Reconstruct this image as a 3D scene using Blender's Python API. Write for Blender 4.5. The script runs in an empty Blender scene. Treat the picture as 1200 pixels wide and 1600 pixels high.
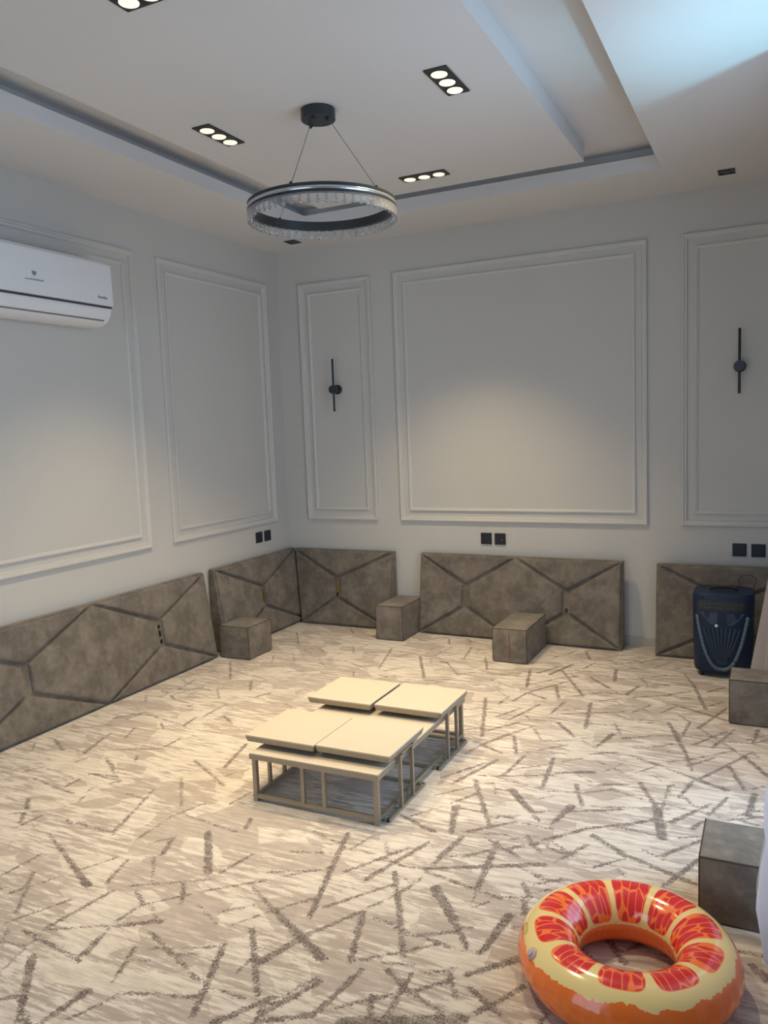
import bpy, bmesh, math, random
import numpy as np
from mathutils import Matrix, Vector

random.seed(7)
sc = bpy.context.scene
col = sc.collection

# ------------------------------------------------------------------ camera
FPX = 1254.47
YAW, PITCH, ROLL = 0.4569, -0.1034, -0.0377
CAM = Vector((3.6746, -5.6527, 1.5634))
fw = Vector((-math.sin(YAW) * math.cos(PITCH), math.cos(YAW) * math.cos(PITCH), math.sin(PITCH)))
rt = Vector((math.cos(YAW), math.sin(YAW), 0))
up = rt.cross(fw)
rt2 = math.cos(ROLL) * rt + math.sin(ROLL) * up
up2 = -math.sin(ROLL) * rt + math.cos(ROLL) * up
cd = bpy.data.cameras.new('camera')
cam = bpy.data.objects.new('camera', cd)
col.objects.link(cam)
cd.sensor_fit = 'VERTICAL'
cd.sensor_height = 36.0
cd.lens = FPX / 1600.0 * 36.0
cd.clip_start = 0.02
cam.matrix_world = Matrix(((rt2.x, up2.x, -fw.x, CAM.x), (rt2.y, up2.y, -fw.y, CAM.y),
                           (rt2.z, up2.z, -fw.z, CAM.z), (0, 0, 0, 1)))
sc.camera = cam


def floor_at(u, v, z=0.0):
    """point on the plane at height z that pixel (u, v) of the photograph looks at"""
    d = fw * FPX + rt2 * (u - 600) - up2 * (v - 800)
    return CAM + d * ((z - CAM.z) / d.z)


# ------------------------------------------------------------------ world, daylight, exposure
w = bpy.data.worlds.new('sky')
sc.world = w
w.use_nodes = True
bg = w.node_tree.nodes['Background']
bg.inputs[0].default_value = (0.50, 0.72, 1.0, 1)
bg.inputs[1].default_value = 1.0
sc.view_settings.view_transform = 'Standard'
sc.view_settings.look = 'None'
sc.view_settings.exposure = 0.0
sc.view_settings.gamma = 1.0
sc.view_settings.use_curve_mapping = False
sc.cycles.max_bounces = 8
sc.cycles.diffuse_bounces = 5
sc.cycles.glossy_bounces = 3
sc.cycles.transmission_bounces = 6
sc.cycles.transparent_max_bounces = 8
sc.cycles.caustics_reflective = False
sc.cycles.caustics_refractive = False
sc.cycles.sample_clamp_indirect = 4.0


def area_light(name, loc, target, sx, sy, power, color):
    l = bpy.data.lights.new(name, 'AREA')
    l.shape = 'RECTANGLE'
    l.size, l.size_y = sx, sy
    l.energy = power
    l.color = color
    o = bpy.data.objects.new(name, l)
    col.objects.link(o)
    o.location = loc
    o.rotation_euler = (Vector(target) - Vector(loc)).to_track_quat('-Z', 'Y').to_euler()
    return o


# daylight outside the side window, outside the entrance door, and an added spot
# standing in for sunlight reflected up to the ceiling
area_light('daylight_side_window', (4.30, -2.45, 1.50), (0, -2.45, 1.30), 2.4, 2.5, 76, (0.62, 0.79, 1.0))
area_light('daylight_entrance', (1.70, -6.75, 1.25), (1.70, 0, 1.2), 2.2, 2.3, 32, (0.70, 0.84, 1.0))
gb = bpy.data.lights.new('glint_stand_in', 'SPOT')          # added spot, source unseen, throws the cyan patch onto the ceiling
gb.energy = 800
gb.color = (0.33, 0.78, 1.0)
gb.spot_size = math.radians(25)
gb.spot_blend = 1.0
gb.shadow_soft_size = 0.16
gbo = bpy.data.objects.new('glint_stand_in', gb)
col.objects.link(gbo)
gbo.location = (5.50, -3.20, 0.25)
gbo.rotation_euler = (Vector((3.74, -2.22, 3.0)) - gbo.location).to_track_quat('-Z', 'Y').to_euler()


# ------------------------------------------------------------------ node helpers
def new_mat(name):
    m = bpy.data.materials.new(name)
    m.use_nodes = True
    nt = m.node_tree
    return m, nt, nt.nodes['Principled BSDF']


def nd(nt, typ, **kw):
    n = nt.nodes.new(typ)
    for k, v in kw.items():
        setattr(n, k, v)
    return n


def mth(nt, op, a, b=None, c=None, clamp=False):
    n = nt.nodes.new('ShaderNodeMath')
    n.operation = op
    n.use_clamp = clamp
    for i, x in enumerate((a, b, c)):
        if x is None:
            continue
        if isinstance(x, (int, float)):
            n.inputs[i].default_value = x
        else:
            nt.links.new(x, n.inputs[i])
    return n.outputs[0]


def mixc(nt, fac, a, b):
    n = nt.nodes.new('ShaderNodeMix')
    n.data_type = 'RGBA'
    for i, x in ((0, fac), (6, a), (7, b)):
        if isinstance(x, (int, float)):
            n.inputs[i].default_value = x
        elif isinstance(x, tuple):
            n.inputs[i].default_value = (*x, 1)
        else:
            nt.links.new(x, n.inputs[i])
    return n.outputs[2]


def smooth(nt, x, lo, hi):
    n = nt.nodes.new('ShaderNodeMapRange')
    n.interpolation_type = 'SMOOTHSTEP'
    nt.links.new(x, n.inputs[0])
    n.inputs[1].default_value = lo
    n.inputs[2].default_value = hi
    return n.outputs[0]


def noise(nt, vec, scale, detail=3.0, rough=0.55, scl=None):
    if scl is not None:
        mp = nd(nt, 'ShaderNodeMapping')
        nt.links.new(vec, mp.inputs[0])
        mp.inputs[3].default_value = scl
        vec = mp.outputs[0]
    n = nd(nt, 'ShaderNodeTexNoise')
    nt.links.new(vec, n.inputs['Vector'])
    n.inputs['Scale'].default_value = scale
    n.inputs['Detail'].default_value = detail
    n.inputs['Roughness'].default_value = rough
    return n.outputs[0]


def bump(nt, bsdf, h, strength=0.3, dist=0.01):
    b = nd(nt, 'ShaderNodeBump')
    b.inputs['Strength'].default_value = strength
    b.inputs['Distance'].default_value = dist
    nt.links.new(h, b.inputs['Height'])
    nt.links.new(b.outputs[0], bsdf.inputs['Normal'])


def simple(name, color, rough=0.5, metal=0.0, grain=0.04, gscale=30.0, spec=0.5):
    """plain material with a little procedural variation in tone"""
    m, nt, b = new_mat(name)
    tc = nd(nt, 'ShaderNodeTexCoord')
    n = noise(nt, tc.outputs['Object'], gscale, 3)
    c0 = tuple(max(0, x * (1 - grain)) for x in color)
    c1 = tuple(min(1, x * (1 + grain)) for x in color)
    nt.links.new(mixc(nt, n, c0, c1), b.inputs['Base Color'])
    b.inputs['Roughness'].default_value = rough
    b.inputs['Metallic'].default_value = metal
    b.inputs['Specular IOR Level'].default_value = spec
    return m


M = {}
M['wall'] = simple('wall_paint', (0.575, 0.563, 0.535), 0.75, grain=0.025, gscale=3.0, spec=0.25)
M['ceiling'] = simple('ceiling_paint', (0.70, 0.69, 0.685), 0.8, grain=0.015, gscale=2.0, spec=0.2)
M['trim'] = simple('trim_paint', (0.605, 0.592, 0.565), 0.6, grain=0.015, gscale=6.0, spec=0.3)
M['base'] = simple('baseboard_paint', (0.42, 0.41, 0.39), 0.6)
M['black'] = simple('black_metal', (0.018, 0.019, 0.022), 0.42)
M['blackgloss'] = simple('black_gloss', (0.010, 0.011, 0.014), 0.15)
M['hub'] = simple('dark_grey_metal', (0.055, 0.06, 0.068), 0.38, 0.6)
M['silver'] = simple('silver_strip', (0.62, 0.64, 0.66), 0.18, 0.85)
M['wire'] = simple('steel_wire', (0.25, 0.25, 0.25), 0.35, 0.9)
M['socket'] = simple('socket_plastic', (0.010, 0.012, 0.018), 0.5)
M['acwhite'] = simple('white_plastic', (0.78, 0.79, 0.82), 0.28, grain=0.01)
M['acgrey'] = simple('grey_print', (0.22, 0.24, 0.28), 0.5)
M['slit'] = simple('dark_slit', (0.05, 0.04, 0.04), 0.6)
M['tabletop'] = simple('table_top', (0.55, 0.48, 0.39), 0.5, grain=0.05, gscale=12)
M['tableedge'] = simple('table_metal', (0.33, 0.28, 0.205), 0.42, 0.35, grain=0.08)
M['brass'] = simple('brass', (0.50, 0.30, 0.10), 0.32, 0.9)
M['darkbit'] = simple('dark_buckle', (0.015, 0.012, 0.010), 0.4)
M['spkbody'] = simple('speaker_plastic_veiled', (0.006, 0.019, 0.052), 0.42, spec=0.35)  # black plastic; the bluish veil of lens flare is put into the colour
M['spkgrille'] = simple('speaker_grille', (0.022, 0.045, 0.085), 0.5)
M['spkstrip'] = simple('speaker_strip', (0.10, 0.15, 0.20), 0.35, 0.2, grain=0.4, gscale=240)
M['spktrim'] = simple('speaker_trim', (0.05, 0.08, 0.12), 0.3, 0.5)
M['valve'] = simple('clear_valve', (0.55, 0.40, 0.42), 0.15, grain=0.2, gscale=60)
M['print'] = simple('brown_print', (0.42, 0.26, 0.08), 0.4)
M['glasspane'] = None

m, nt, b = new_mat('crystal')
b.inputs['Base Color'].default_value = (0.97, 0.98, 1, 1)
b.inputs['Roughness'].default_value = 0.02
b.inputs['IOR'].default_value = 1.5
b.inputs['Transmission Weight'].default_value = 0.9
M['crystal'] = m

m, nt, b = new_mat('window_glass')
out = nt.nodes['Material Output']
tr = nd(nt, 'ShaderNodeBsdfTransparent')
tr.inputs[0].default_value = (0.93, 0.96, 0.97, 1)
gl = nd(nt, 'ShaderNodeBsdfGlossy')
gl.inputs['Roughness'].default_value = 0.03
lw = nd(nt, 'ShaderNodeLayerWeight')
lw.inputs[0].default_value = 0.25
mx = nd(nt, 'ShaderNodeMixShader')
nt.links.new(mth(nt, 'MULTIPLY', lw.outputs[0], 0.4), mx.inputs[0])
nt.links.new(tr.outputs[0], mx.inputs[1])
nt.links.new(gl.outputs[0], mx.inputs[2])
nt.links.new(mx.outputs[0], out.inputs[0])
M['glasspane'] = m


def lamp_disc_mat():
    m, nt, b = new_mat('lamp_lens')
    tc = nd(nt, 'ShaderNodeTexCoord')
    n = noise(nt, tc.outputs['Object'], 80, 1)
    nt.links.new(mixc(nt, n, (1.0, 0.80, 0.52), (1.0, 0.90, 0.70)), b.inputs['Emission Color'])
    b.inputs['Emission Strength'].default_value = 1.0
    b.inputs['Base Color'].default_value = (0.8, 0.75, 0.65, 1)
    return m


M['lens'] = lamp_disc_mat()

# velvet with rubbed nap marks
m, nt, b = new_mat('taupe_velvet')
tc = nd(nt, 'ShaderNodeTexCoord')
geo = nd(nt, 'ShaderNodeNewGeometry')
n1 = noise(nt, geo.outputs['Position'], 7.0, 4, 0.6)
n2 = noise(nt, geo.outputs['Position'], 22.0, 3, 0.65)
f1 = smooth(nt, n1, 0.38, 0.66)
f2 = smooth(nt, n2, 0.42, 0.70)
f = mth(nt, 'ADD', mth(nt, 'MULTIPLY', f1, 0.6), mth(nt, 'MULTIPLY', f2, 0.4))
nt.links.new(mixc(nt, f, (0.132, 0.115, 0.098), (0.240, 0.210, 0.178)), b.inputs['Base Color'])
b.inputs['Roughness'].default_value = 0.85
b.inputs['Specular IOR Level'].default_value = 0.2
b.inputs['Sheen Weight'].default_value = 0.22
b.inputs['Sheen Roughness'].default_value = 0.45
b.inputs['Sheen Tint'].default_value = (0.9, 0.84, 0.78, 1)
bump(nt, b, noise(nt, geo.outputs['Position'], 380, 2), 0.12, 0.002)
M['velvet'] = m
M['piping'] = simple('dark_velvet_seam', (0.075, 0.060, 0.048), 0.9, spec=0.1)

# curtain
m, nt, b = new_mat('curtain_fabric')
out = nt.nodes['Material Output']
tc = nd(nt, 'ShaderNodeTexCoord')
n = noise(nt, tc.outputs['Object'], 60, 2, scl=(1, 1, 0.1))
cc = mixc(nt, n, (0.70, 0.65, 0.66), (0.78, 0.74, 0.745))
nt.links.new(cc, b.inputs['Base Color'])
b.inputs['Roughness'].default_value = 0.9
b.inputs['Specular IOR Level'].default_value = 0.1
tl = nd(nt, 'ShaderNodeBsdfTranslucent')
nt.links.new(cc, tl.inputs[0])
mx = nd(nt, 'ShaderNodeMixShader')
mx.inputs[0].default_value = 0.62
nt.links.new(b.outputs[0], mx.inputs[1])
nt.links.new(tl.outputs[0], mx.inputs[2])
tp_ = nd(nt, 'ShaderNodeBsdfTransparent')
mx2 = nd(nt, 'ShaderNodeMixShader')
mx2.inputs[0].default_value = 0.15
nt.links.new(mx.outputs[0], mx2.inputs[1])
nt.links.new(tp_.outputs[0], mx2.inputs[2])
nt.links.new(mx2.outputs[0], out.inputs[0])
M['curtain'] = m

# outdoor paving seen through the openings
M['paving'] = simple('outdoor_paving', (0.55, 0.52, 0.47), 0.85, grain=0.15, gscale=3)

# carpet: cream and beige woven streaks, brown tufted strokes (stroke field is stored on the mesh)
m, nt, b = new_mat('carpet')
geo = nd(nt, 'ShaderNodeNewGeometry')
pos = geo.outputs['Position']
at = nd(nt, 'ShaderNodeAttribute', attribute_name='stroke')
p2 = noise(nt, pos, 1.0, 4, 0.72, scl=(7.0, 46.0, 1))
p3 = noise(nt, pos, 170.0, 2, 0.6)
p4 = noise(nt, pos, 1.0, 3, 0.6, scl=(5.0, 9.0, 1))
wv = nd(nt, 'ShaderNodeVectorMath', operation='MULTIPLY_ADD')
nz = nd(nt, 'ShaderNodeTexNoise')
nt.links.new(pos, nz.inputs['Vector'])
nz.inputs['Scale'].default_value = 9.0
nz.inputs['Detail'].default_value = 3.0
nt.links.new(nz.outputs['Color'], wv.inputs[0])
wv.inputs[1].default_value = (0.10, 0.05, 0.0)
nt.links.new(pos, wv.inputs[2])
mpv = nd(nt, 'ShaderNodeMapping')
nt.links.new(wv.outputs[0], mpv.inputs[0])
mpv.inputs[2].default_value = (0, 0, 0.25)
mpv.inputs[3].default_value = (5.0, 9.0, 0.0)
vp = nd(nt, 'ShaderNodeTexVoronoi')
nt.links.new(mpv.outputs[0], vp.inputs['Vector'])
vp.inputs['Scale'].default_value = 1.0
sepc = nd(nt, 'ShaderNodeSeparateColor')
nt.links.new(vp.outputs['Color'], sepc.inputs[0])
mixp = mth(nt, 'ADD', mth(nt, 'MULTIPLY', sepc.outputs[0], 0.30), mth(nt, 'MULTIPLY', p2, 0.75))
mixp = mth(nt, 'ADD', mixp, mth(nt, 'MULTIPLY', p4, 0.30))
mixp = mth(nt, 'ADD', mixp, mth(nt, 'MULTIPLY', mth(nt, 'SUBTRACT', p3, 0.5), 0.16))
patch = smooth(nt, mixp, 0.615, 0.715)
fine = smooth(nt, p2, 0.38, 0.64)
cream = mixc(nt, fine, (0.500, 0.445, 0.398), (0.650, 0.600, 0.548))
beige = mixc(nt, fine, (0.375, 0.322, 0.288), (0.475, 0.415, 0.375))
base = mixc(nt, patch, beige, cream)
s1 = noise(nt, pos, 120.0, 3, 0.7)
s2 = noise(nt, pos, 26.0, 2, 0.5)
fld = mth(nt, 'ADD', at.outputs['Fac'], mth(nt, 'MULTIPLY', mth(nt, 'SUBTRACT', s1, 0.5), 0.034))
fld = mth(nt, 'ADD', fld, mth(nt, 'MULTIPLY', mth(nt, 'SUBTRACT', s2, 0.49), 0.017))
mask = smooth(nt, fld, -0.0030, 0.0040)
s3 = noise(nt, pos, 30.0, 3, 0.6)
s4 = noise(nt, pos, 210.0, 1, 0.5)
mask = mth(nt, 'MULTIPLY', mask, mth(nt, 'ADD', 0.66, mth(nt, 'MULTIPLY', smooth(nt, s3, 0.36, 0.58), 0.34)))
mask = mth(nt, 'MULTIPLY', mask, mth(nt, 'ADD', 0.45, mth(nt, 'MULTIPLY', smooth(nt, s4, 0.32, 0.52), 0.55)))
sp = noise(nt, pos, 150.0, 2, 0.6)
brown = mixc(nt, smooth(nt, sp, 0.38, 0.64), (0.055, 0.040, 0.037), (0.205, 0.160, 0.145))
full = mixc(nt, mth(nt, 'MULTIPLY', mask, 0.95), base, brown)
nt.links.new(full, b.inputs['Base Color'])
b.inputs['Roughness'].default_value = 0.95
b.inputs['Specular IOR Level'].default_value = 0.08
b.inputs['Sheen Weight'].default_value = 0.15
hh = mth(nt, 'ADD', mth(nt, 'MULTIPLY', p2, 0.7), mth(nt, 'MULTIPLY', p3, 0.4))
hh = mth(nt, 'ADD', hh, mth(nt, 'MULTIPLY', mask, -0.35))
bump(nt, b, hh, 0.35, 0.008)
M['carpet'] = m

# swim ring: u = angle round the ring (0..1), v = angle round the tube (0..1, 0 = outer equator, .25 = top)
m, nt, b = new_mat('grapefruit_vinyl')
uv = nd(nt, 'ShaderNodeUVMap', uv_map='ring')
sep = nd(nt, 'ShaderNodeSeparateXYZ')
nt.links.new(uv.outputs[0], sep.inputs[0])
U, V = sep.outputs[0], sep.outputs[1]
cmb = nd(nt, 'ShaderNodeCombineXYZ')
ang = mth(nt, 'MULTIPLY', U, 2 * math.pi)
nt.links.new(mth(nt, 'COSINE', ang), cmb.inputs[0])
nt.links.new(mth(nt, 'SINE', ang), cmb.inputs[1])
nt.links.new(V, cmb.inputs[2])
seg = mth(nt, 'FRACT', mth(nt, 'MULTIPLY', U, 10.0))
ds = mth(nt, 'ABSOLUTE', mth(nt, 'SUBTRACT', seg, 0.5))            # 0 middle of slice, .5 border
# rounded outer end of the slice
vv = mth(nt, 'DIVIDE', mth(nt, 'SUBTRACT', V, 0.325), 0.150)         # -1 outer end .. 1 inner end
du = mth(nt, 'DIVIDE', ds, 0.425)
box = mth(nt, 'ADD', mth(nt, 'POWER', mth(nt, 'ABSOLUTE', vv), 5.0), mth(nt, 'POWER', du, 5.0))
slice_in = smooth(nt, box, 1.06, 0.94)
# droplet cells inside the slice
cell_v = nd(nt, 'ShaderNodeCombineXYZ')
fan = mth(nt, 'MULTIPLY', mth(nt, 'SUBTRACT', seg, 0.5), mth(nt, 'ADD', 1.0, mth(nt, 'MULTIPLY', vv, -0.12)))
nt.links.new(mth(nt, 'ADD', mth(nt, 'MULTIPLY', fan, 5.2), mth(nt, 'MULTIPLY', mth(nt, 'FLOOR', mth(nt, 'MULTIPLY', U, 10.0)), 9.37)), cell_v.inputs[0])
nt.links.new(mth(nt, 'MULTIPLY', vv, 1.08), cell_v.inputs[1])
vor = nd(nt, 'ShaderNodeTexVoronoi', feature='DISTANCE_TO_EDGE')
nt.links.new(cell_v.outputs[0], vor.inputs['Vector'])
vor.inputs['Scale'].default_value = 1.0
vor.inputs['Randomness'].default_value = 0.62
vf = nd(nt, 'ShaderNodeTexVoronoi', feature='F1')
nt.links.new(cell_v.outputs[0], vf.inputs['Vector'])
vf.inputs['Scale'].default_value = 1.0
vf.inputs['Randomness'].default_value = 0.62
cell = smooth(nt, vor.outputs['Distance'], 0.050, 0.075)
cell = mth(nt, 'MULTIPLY', cell, smooth(nt, vf.outputs['Distance'], 0.76, 0.68))
border = smooth(nt, box, 0.92, 0.80)
cell = mth(nt, 'MULTIPLY', cell, border)
pulp = mixc(nt, cell, (0.95, 0.20, 0.045), (0.66, 0.028, 0.035))
wav = noise(nt, cmb.outputs[0], 3.4, 4, 0.66)
edge = mth(nt, 'ADD', 0.098, mth(nt, 'MULTIPLY', mth(nt, 'SUBTRACT', wav, 0.5), 0.135))
pith_in = smooth(nt, mth(nt, 'SUBTRACT', V, edge), -0.002, 0.002)
inner_lim = smooth(nt, V, 0.492, 0.486)
pith_in = mth(nt, 'MULTIPLY', pith_in, inner_lim)
rind_top = mixc(nt, pith_in, (0.86, 0.175, 0.022), (0.84, 0.66, 0.29))
colr = mixc(nt, slice_in, rind_top, pulp)
nt.links.new(colr, b.inputs['Base Color'])
b.inputs['Roughness'].default_value = 0.16
b.inputs['Specular IOR Level'].default_value = 0.5
b.inputs['Coat Weight'].default_value = 0.4
b.inputs['Coat Roughness'].default_value = 0.08
b.inputs['Subsurface Weight'].default_value = 0.0
M['ring'] = m


# ------------------------------------------------------------------ mesh helpers
class MB:
    """collects shapes, links them as one mesh object"""

    def __init__(self):
        self.v, self.f = [], []

    def add(self, vs, fs):
        o = len(self.v)
        self.v += [tuple(x) for x in vs]
        self.f += [tuple(i + o for i in q) for q in fs]
        return self

    def box(self, x0, x1, y0, y1, z0, z1):
        vs = [(x, y, z) for z in (z0, z1) for y in (y0, y1) for x in (x0, x1)]
        return self.add(vs, [(0, 2, 3, 1), (4, 5, 7, 6), (0, 1, 5, 4), (2, 6, 7, 3), (0, 4, 6, 2), (1, 3, 7, 5)])

    def tube(self, pts, r, n=8, cap=True):
        pts = [Vector(p) for p in pts]
        rs = r if isinstance(r, (list, tuple)) else [r] * len(pts)
        vs, fs = [], []
        for i, p in enumerate(pts):
            t = (pts[min(i + 1, len(pts) - 1)] - pts[max(i - 1, 0)]).normalized()
            a = Vector((0, 0, 1)) if abs(t.z) < 0.9 else Vector((1, 0, 0))
            e1 = t.cross(a).normalized()
            e2 = t.cross(e1)
            for k in range(n):
                an = 2 * math.pi * k / n
                vs.append(p + (e1 * math.cos(an) + e2 * math.sin(an)) * rs[i])
        for i in range(len(pts) - 1):
            for k in range(n):
                k2 = (k + 1) % n
                fs.append((i * n + k, i * n + k2, (i + 1) * n + k2, (i + 1) * n + k))
        if cap:
            fs.append(tuple(range(n - 1, -1, -1)))
            fs.append(tuple((len(pts) - 1) * n + k for k in range(n)))
        return self.add(vs, fs)

    def lathe(self, prof, n=32, c=(0, 0, 0), axis='Z', close=False):
        """prof: list of (radius, height)"""
        vs, fs = [], []
        for r, h in prof:
            for k in range(n):
                a = 2 * math.pi * k / n
                p = (r * math.cos(a), r * math.sin(a), h)
                if axis == 'Y':
                    p = (p[0], -p[2], p[1])
                vs.append((p[0] + c[0], p[1] + c[1], p[2] + c[2]))
        m_ = len(prof)
        for i in range(m_ if close else m_ - 1):
            j = (i + 1) % m_
            for k in range(n):
                k2 = (k + 1) % n
                fs.append((i * n + k, i * n + k2, j * n + k2, j * n + k))
        if not close:
            fs.append(tuple(range(n - 1, -1, -1)))
            fs.append(tuple((m_ - 1) * n + k for k in range(n)))
        return self.add(vs, fs)

    def prism(self, poly, z0, z1):
        n = len(poly)
        vs = [(x, y, z0) for x, y in poly] + [(x, y, z1) for x, y in poly]
        fs = [tuple(range(n - 1, -1, -1)), tuple(range(n, 2 * n))]
        fs += [(i, (i + 1) % n, n + (i + 1) % n, n + i) for i in range(n)]
        return self.add(vs, fs)

    def map(self, fn):
        self.v = [tuple(fn(Vector(p))) for p in self.v]
        return self

    def mesh(self, name, mat, smooth=False, bevel=0.0, segs=2):
        me = bpy.data.meshes.new(name)
        me.from_pydata(self.v, [], self.f)
        bm = bmesh.new()
        bm.from_mesh(me)
        bmesh.ops.recalc_face_normals(bm, faces=bm.faces)
        if bevel > 0:
            es = [e for e in bm.edges if len(e.link_faces) == 2 and e.calc_face_angle(0) > 0.5]
            bmesh.ops.bevel(bm, geom=es, offset=bevel, segments=segs, affect='EDGES', profile=0.5)
        bm.to_mesh(me)
        bm.free()
        if smooth:
            for p in me.polygons:
                p.use_smooth = True
            if hasattr(me, 'set_sharp_from_angle'):
                me.set_sharp_from_angle(angle=math.radians(35))
        me.materials.append(M[mat])
        return me

    def build(self, name, mat, parent=None, smooth=False, bevel=0.0, segs=2):
        o = bpy.data.objects.new(name, self.mesh(name, mat, smooth, bevel, segs))
        col.objects.link(o)
        if parent is not None:
            o.parent = parent
        return o


def put(name, me, parent=None, loc=(0, 0, 0), rot=(0, 0, 0)):
    o = bpy.data.objects.new(name, me)
    col.objects.link(o)
    o.location = loc
    o.rotation_euler = rot
    if parent is not None:
        o.parent = parent
    return o


def tag(o, label, cat, group=None):
    o['label'] = label
    o['category'] = cat
    if group:
        o['group'] = group
    return o


def thing(name, label, cat, loc=(0, 0, 0), rz=0.0, group=None):
    o = bpy.data.objects.new(name, None)
    o.empty_display_size = 0.1
    col.objects.link(o)
    o.location = loc
    o.rotation_euler = (0, 0, rz)
    return tag(o, label, cat, group)


def struct(o):
    o['kind'] = 'structure'
    return o


# ------------------------------------------------------------------ the room shell
XR, YF, H = 3.95, -6.30, 3.0
T = 0.16
struct(MB().box(-T, 0, YF - T, T, 0, 3.30).build('wall_left', 'wall'))
struct(MB().box(0, XR, 0, T, 0, 3.30).build('wall_back', 'wall'))
WY0, WY1, WZ0, WZ1 = -3.75, -1.20, 0.12, 2.78
wr = MB()
wr.box(XR, XR + T, WY1, T, 0, 3.30)
wr.box(XR, XR + T, YF - T, WY0, 0, 3.30)
wr.box(XR, XR + T, WY0, WY1, 0, WZ0)
wr.box(XR, XR + T, WY0, WY1, WZ1, 3.30)
struct(wr.build('wall_right', 'wall'))
DX0, DX1, DZ = 0.60, 2.80, 2.40
wf = MB()
wf.box(0, DX0, YF - T, YF, 0, 3.30)
wf.box(DX1, XR, YF - T, YF, 0, 3.30)
wf.box(DX0, DX1, YF - T, YF, DZ, 3.30)
struct(wf.build('wall_front', 'wall'))

# side window: frame with two glazed leaves
wn = MB()
fx0, fx1 = XR + 0.05, XR + 0.11
for a, c in ((WY0, WY0 + 0.06), (WY1 - 0.06, WY1), (-3.04, -2.96)):
    wn.box(fx0, fx1, a, c, WZ0, WZ1)
wn.box(fx0, fx1, WY0, WY1, WZ0, WZ0 + 0.06)
wn.box(fx0, fx1, WY0, WY1, WZ1 - 0.06, WZ1)
win = struct(wn.build('window_1', 'acwhite'))
for a, c in ((WY0 + 0.06, -3.04), (-2.96, WY1 - 0.06)):
    MB().box(XR + 0.075, XR + 0.081, a, c, WZ0 + 0.06, WZ1 - 0.06).build('pane', 'glasspane', win)
# glazed entrance behind the photographer
dn = MB()
for a, c in ((DX0, DX0 + 0.07), (DX1 - 0.07, DX1), (1.665, 1.735)):
    dn.box(a, c, YF - 0.11, YF - 0.05, 0, DZ)
dn.box(DX0, DX1, YF - 0.11, YF - 0.05, DZ - 0.07, DZ)
dn.box(DX0, DX1, YF - 0.11, YF - 0.05, 0, 0.07)
door = struct(dn.build('door_1', 'acwhite'))
for a, c in ((DX0 + 0.07, 1.665), (1.735, DX1 - 0.07)):
    MB().box(a, c, YF - 0.083, YF - 0.077, 0.07, DZ - 0.07).build('pane', 'glasspane', door)
# ground outside
struct(MB().box(-6, 12, -16, 6, -0.30, -0.16).build('ground_outside', 'paving'))

# ------------------------------------------------------------------ carpet with its tufted strokes
STROKES = []


def strokes(ox, oy, s, data):
    for q in data:
        x1, y1, x2, y2 = q[:4]
        w0 = q[4] if len(q) > 4 else 1.0
        w1 = q[5] if len(q) > 5 else w0
        a = floor_at(ox + x1 / s, oy + y1 / s)
        c = floor_at(ox + x2 / s, oy + y2 / s)
        STROKES.append((a.x, a.y, c.x, c.y, w0 * 0.0095 + 0.0015, w1 * 0.0095 + 0.0015))


strokes(0, 1180, 2.4, [
    (180, 290, 330, 490, 1, 3), (575, 130, 420, 300, 1.2),
    (400, 20, 450, 100), (340, 70, 450, 100), (730, 20, 840, 115, 1.5), (840, 80, 940, 50, .8), (860, 185, 940, 140),
    (520, 310, 640, 235), (560, 330, 650, 310), (650, 310, 610, 370, 2), (680, 80, 680, 190, 1.2),
    (780, 290, 780, 440, 3), (700, 225, 890, 290), (630, 235, 770, 180), (940, 240, 920, 275, 2), (950, 370, 820, 445, 1.4),
    (690, 480, 680, 560, 1.5), (480, 490, 810, 465, .8), (480, 390, 400, 480, 1.2), (580, 380, 570, 470),
    (450, 380, 300, 430, .7), (760, 510, 1000, 470), (1000, 440, 1200, 430, .7), (950, 500, 1200, 760, 1.2, 3),
    (1040, 580, 1200, 530, .7), (1160, 610, 1190, 560, 1.5), (510, 510, 540, 560, 1.5), (540, 555, 440, 620, 1.2),
    (540, 560, 720, 520, .8), (570, 560, 585, 610), (420, 510, 170, 650, 1.6), (270, 540, 20, 630, .9),
    (125, 440, 60, 590, 1.4), (240, 450, 30, 520, .8), (90, 655, 300, 770, 1.6), (170, 655, 400, 640, .8),
    (440, 640, 610, 622, 2), (410, 650, 320, 740, 1, 3), (120, 755, 70, 1000, 3, 1.8), (330, 885, 160, 1000, 3, 1.8),
    (510, 720, 420, 850, 1.3), (560, 660, 750, 850, 1.4), (560, 725, 800, 720, .8), (650, 750, 750, 745),
    (840, 710, 720, 980, 2), (945, 650, 965, 900, 1.9), (990, 720, 880, 820, .8), (1130, 690, 960, 790, 1.7),
    (1200, 650, 1130, 690, 1.2), (440, 890, 760, 910, 1.1), (770, 870, 920, 910, .9), (1020, 910, 800, 1005, 2.2),
    (1200, 850, 1000, 960, 1.8), (990, 930, 960, 1000, 2), (490, 770, 560, 770, .8), (20, 700, 90, 715),
    (30, 650, 0, 720), (740, 560, 820, 640, .8), (1000, 590, 860, 640, .8), (960, 560, 820, 590, .7)])
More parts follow.
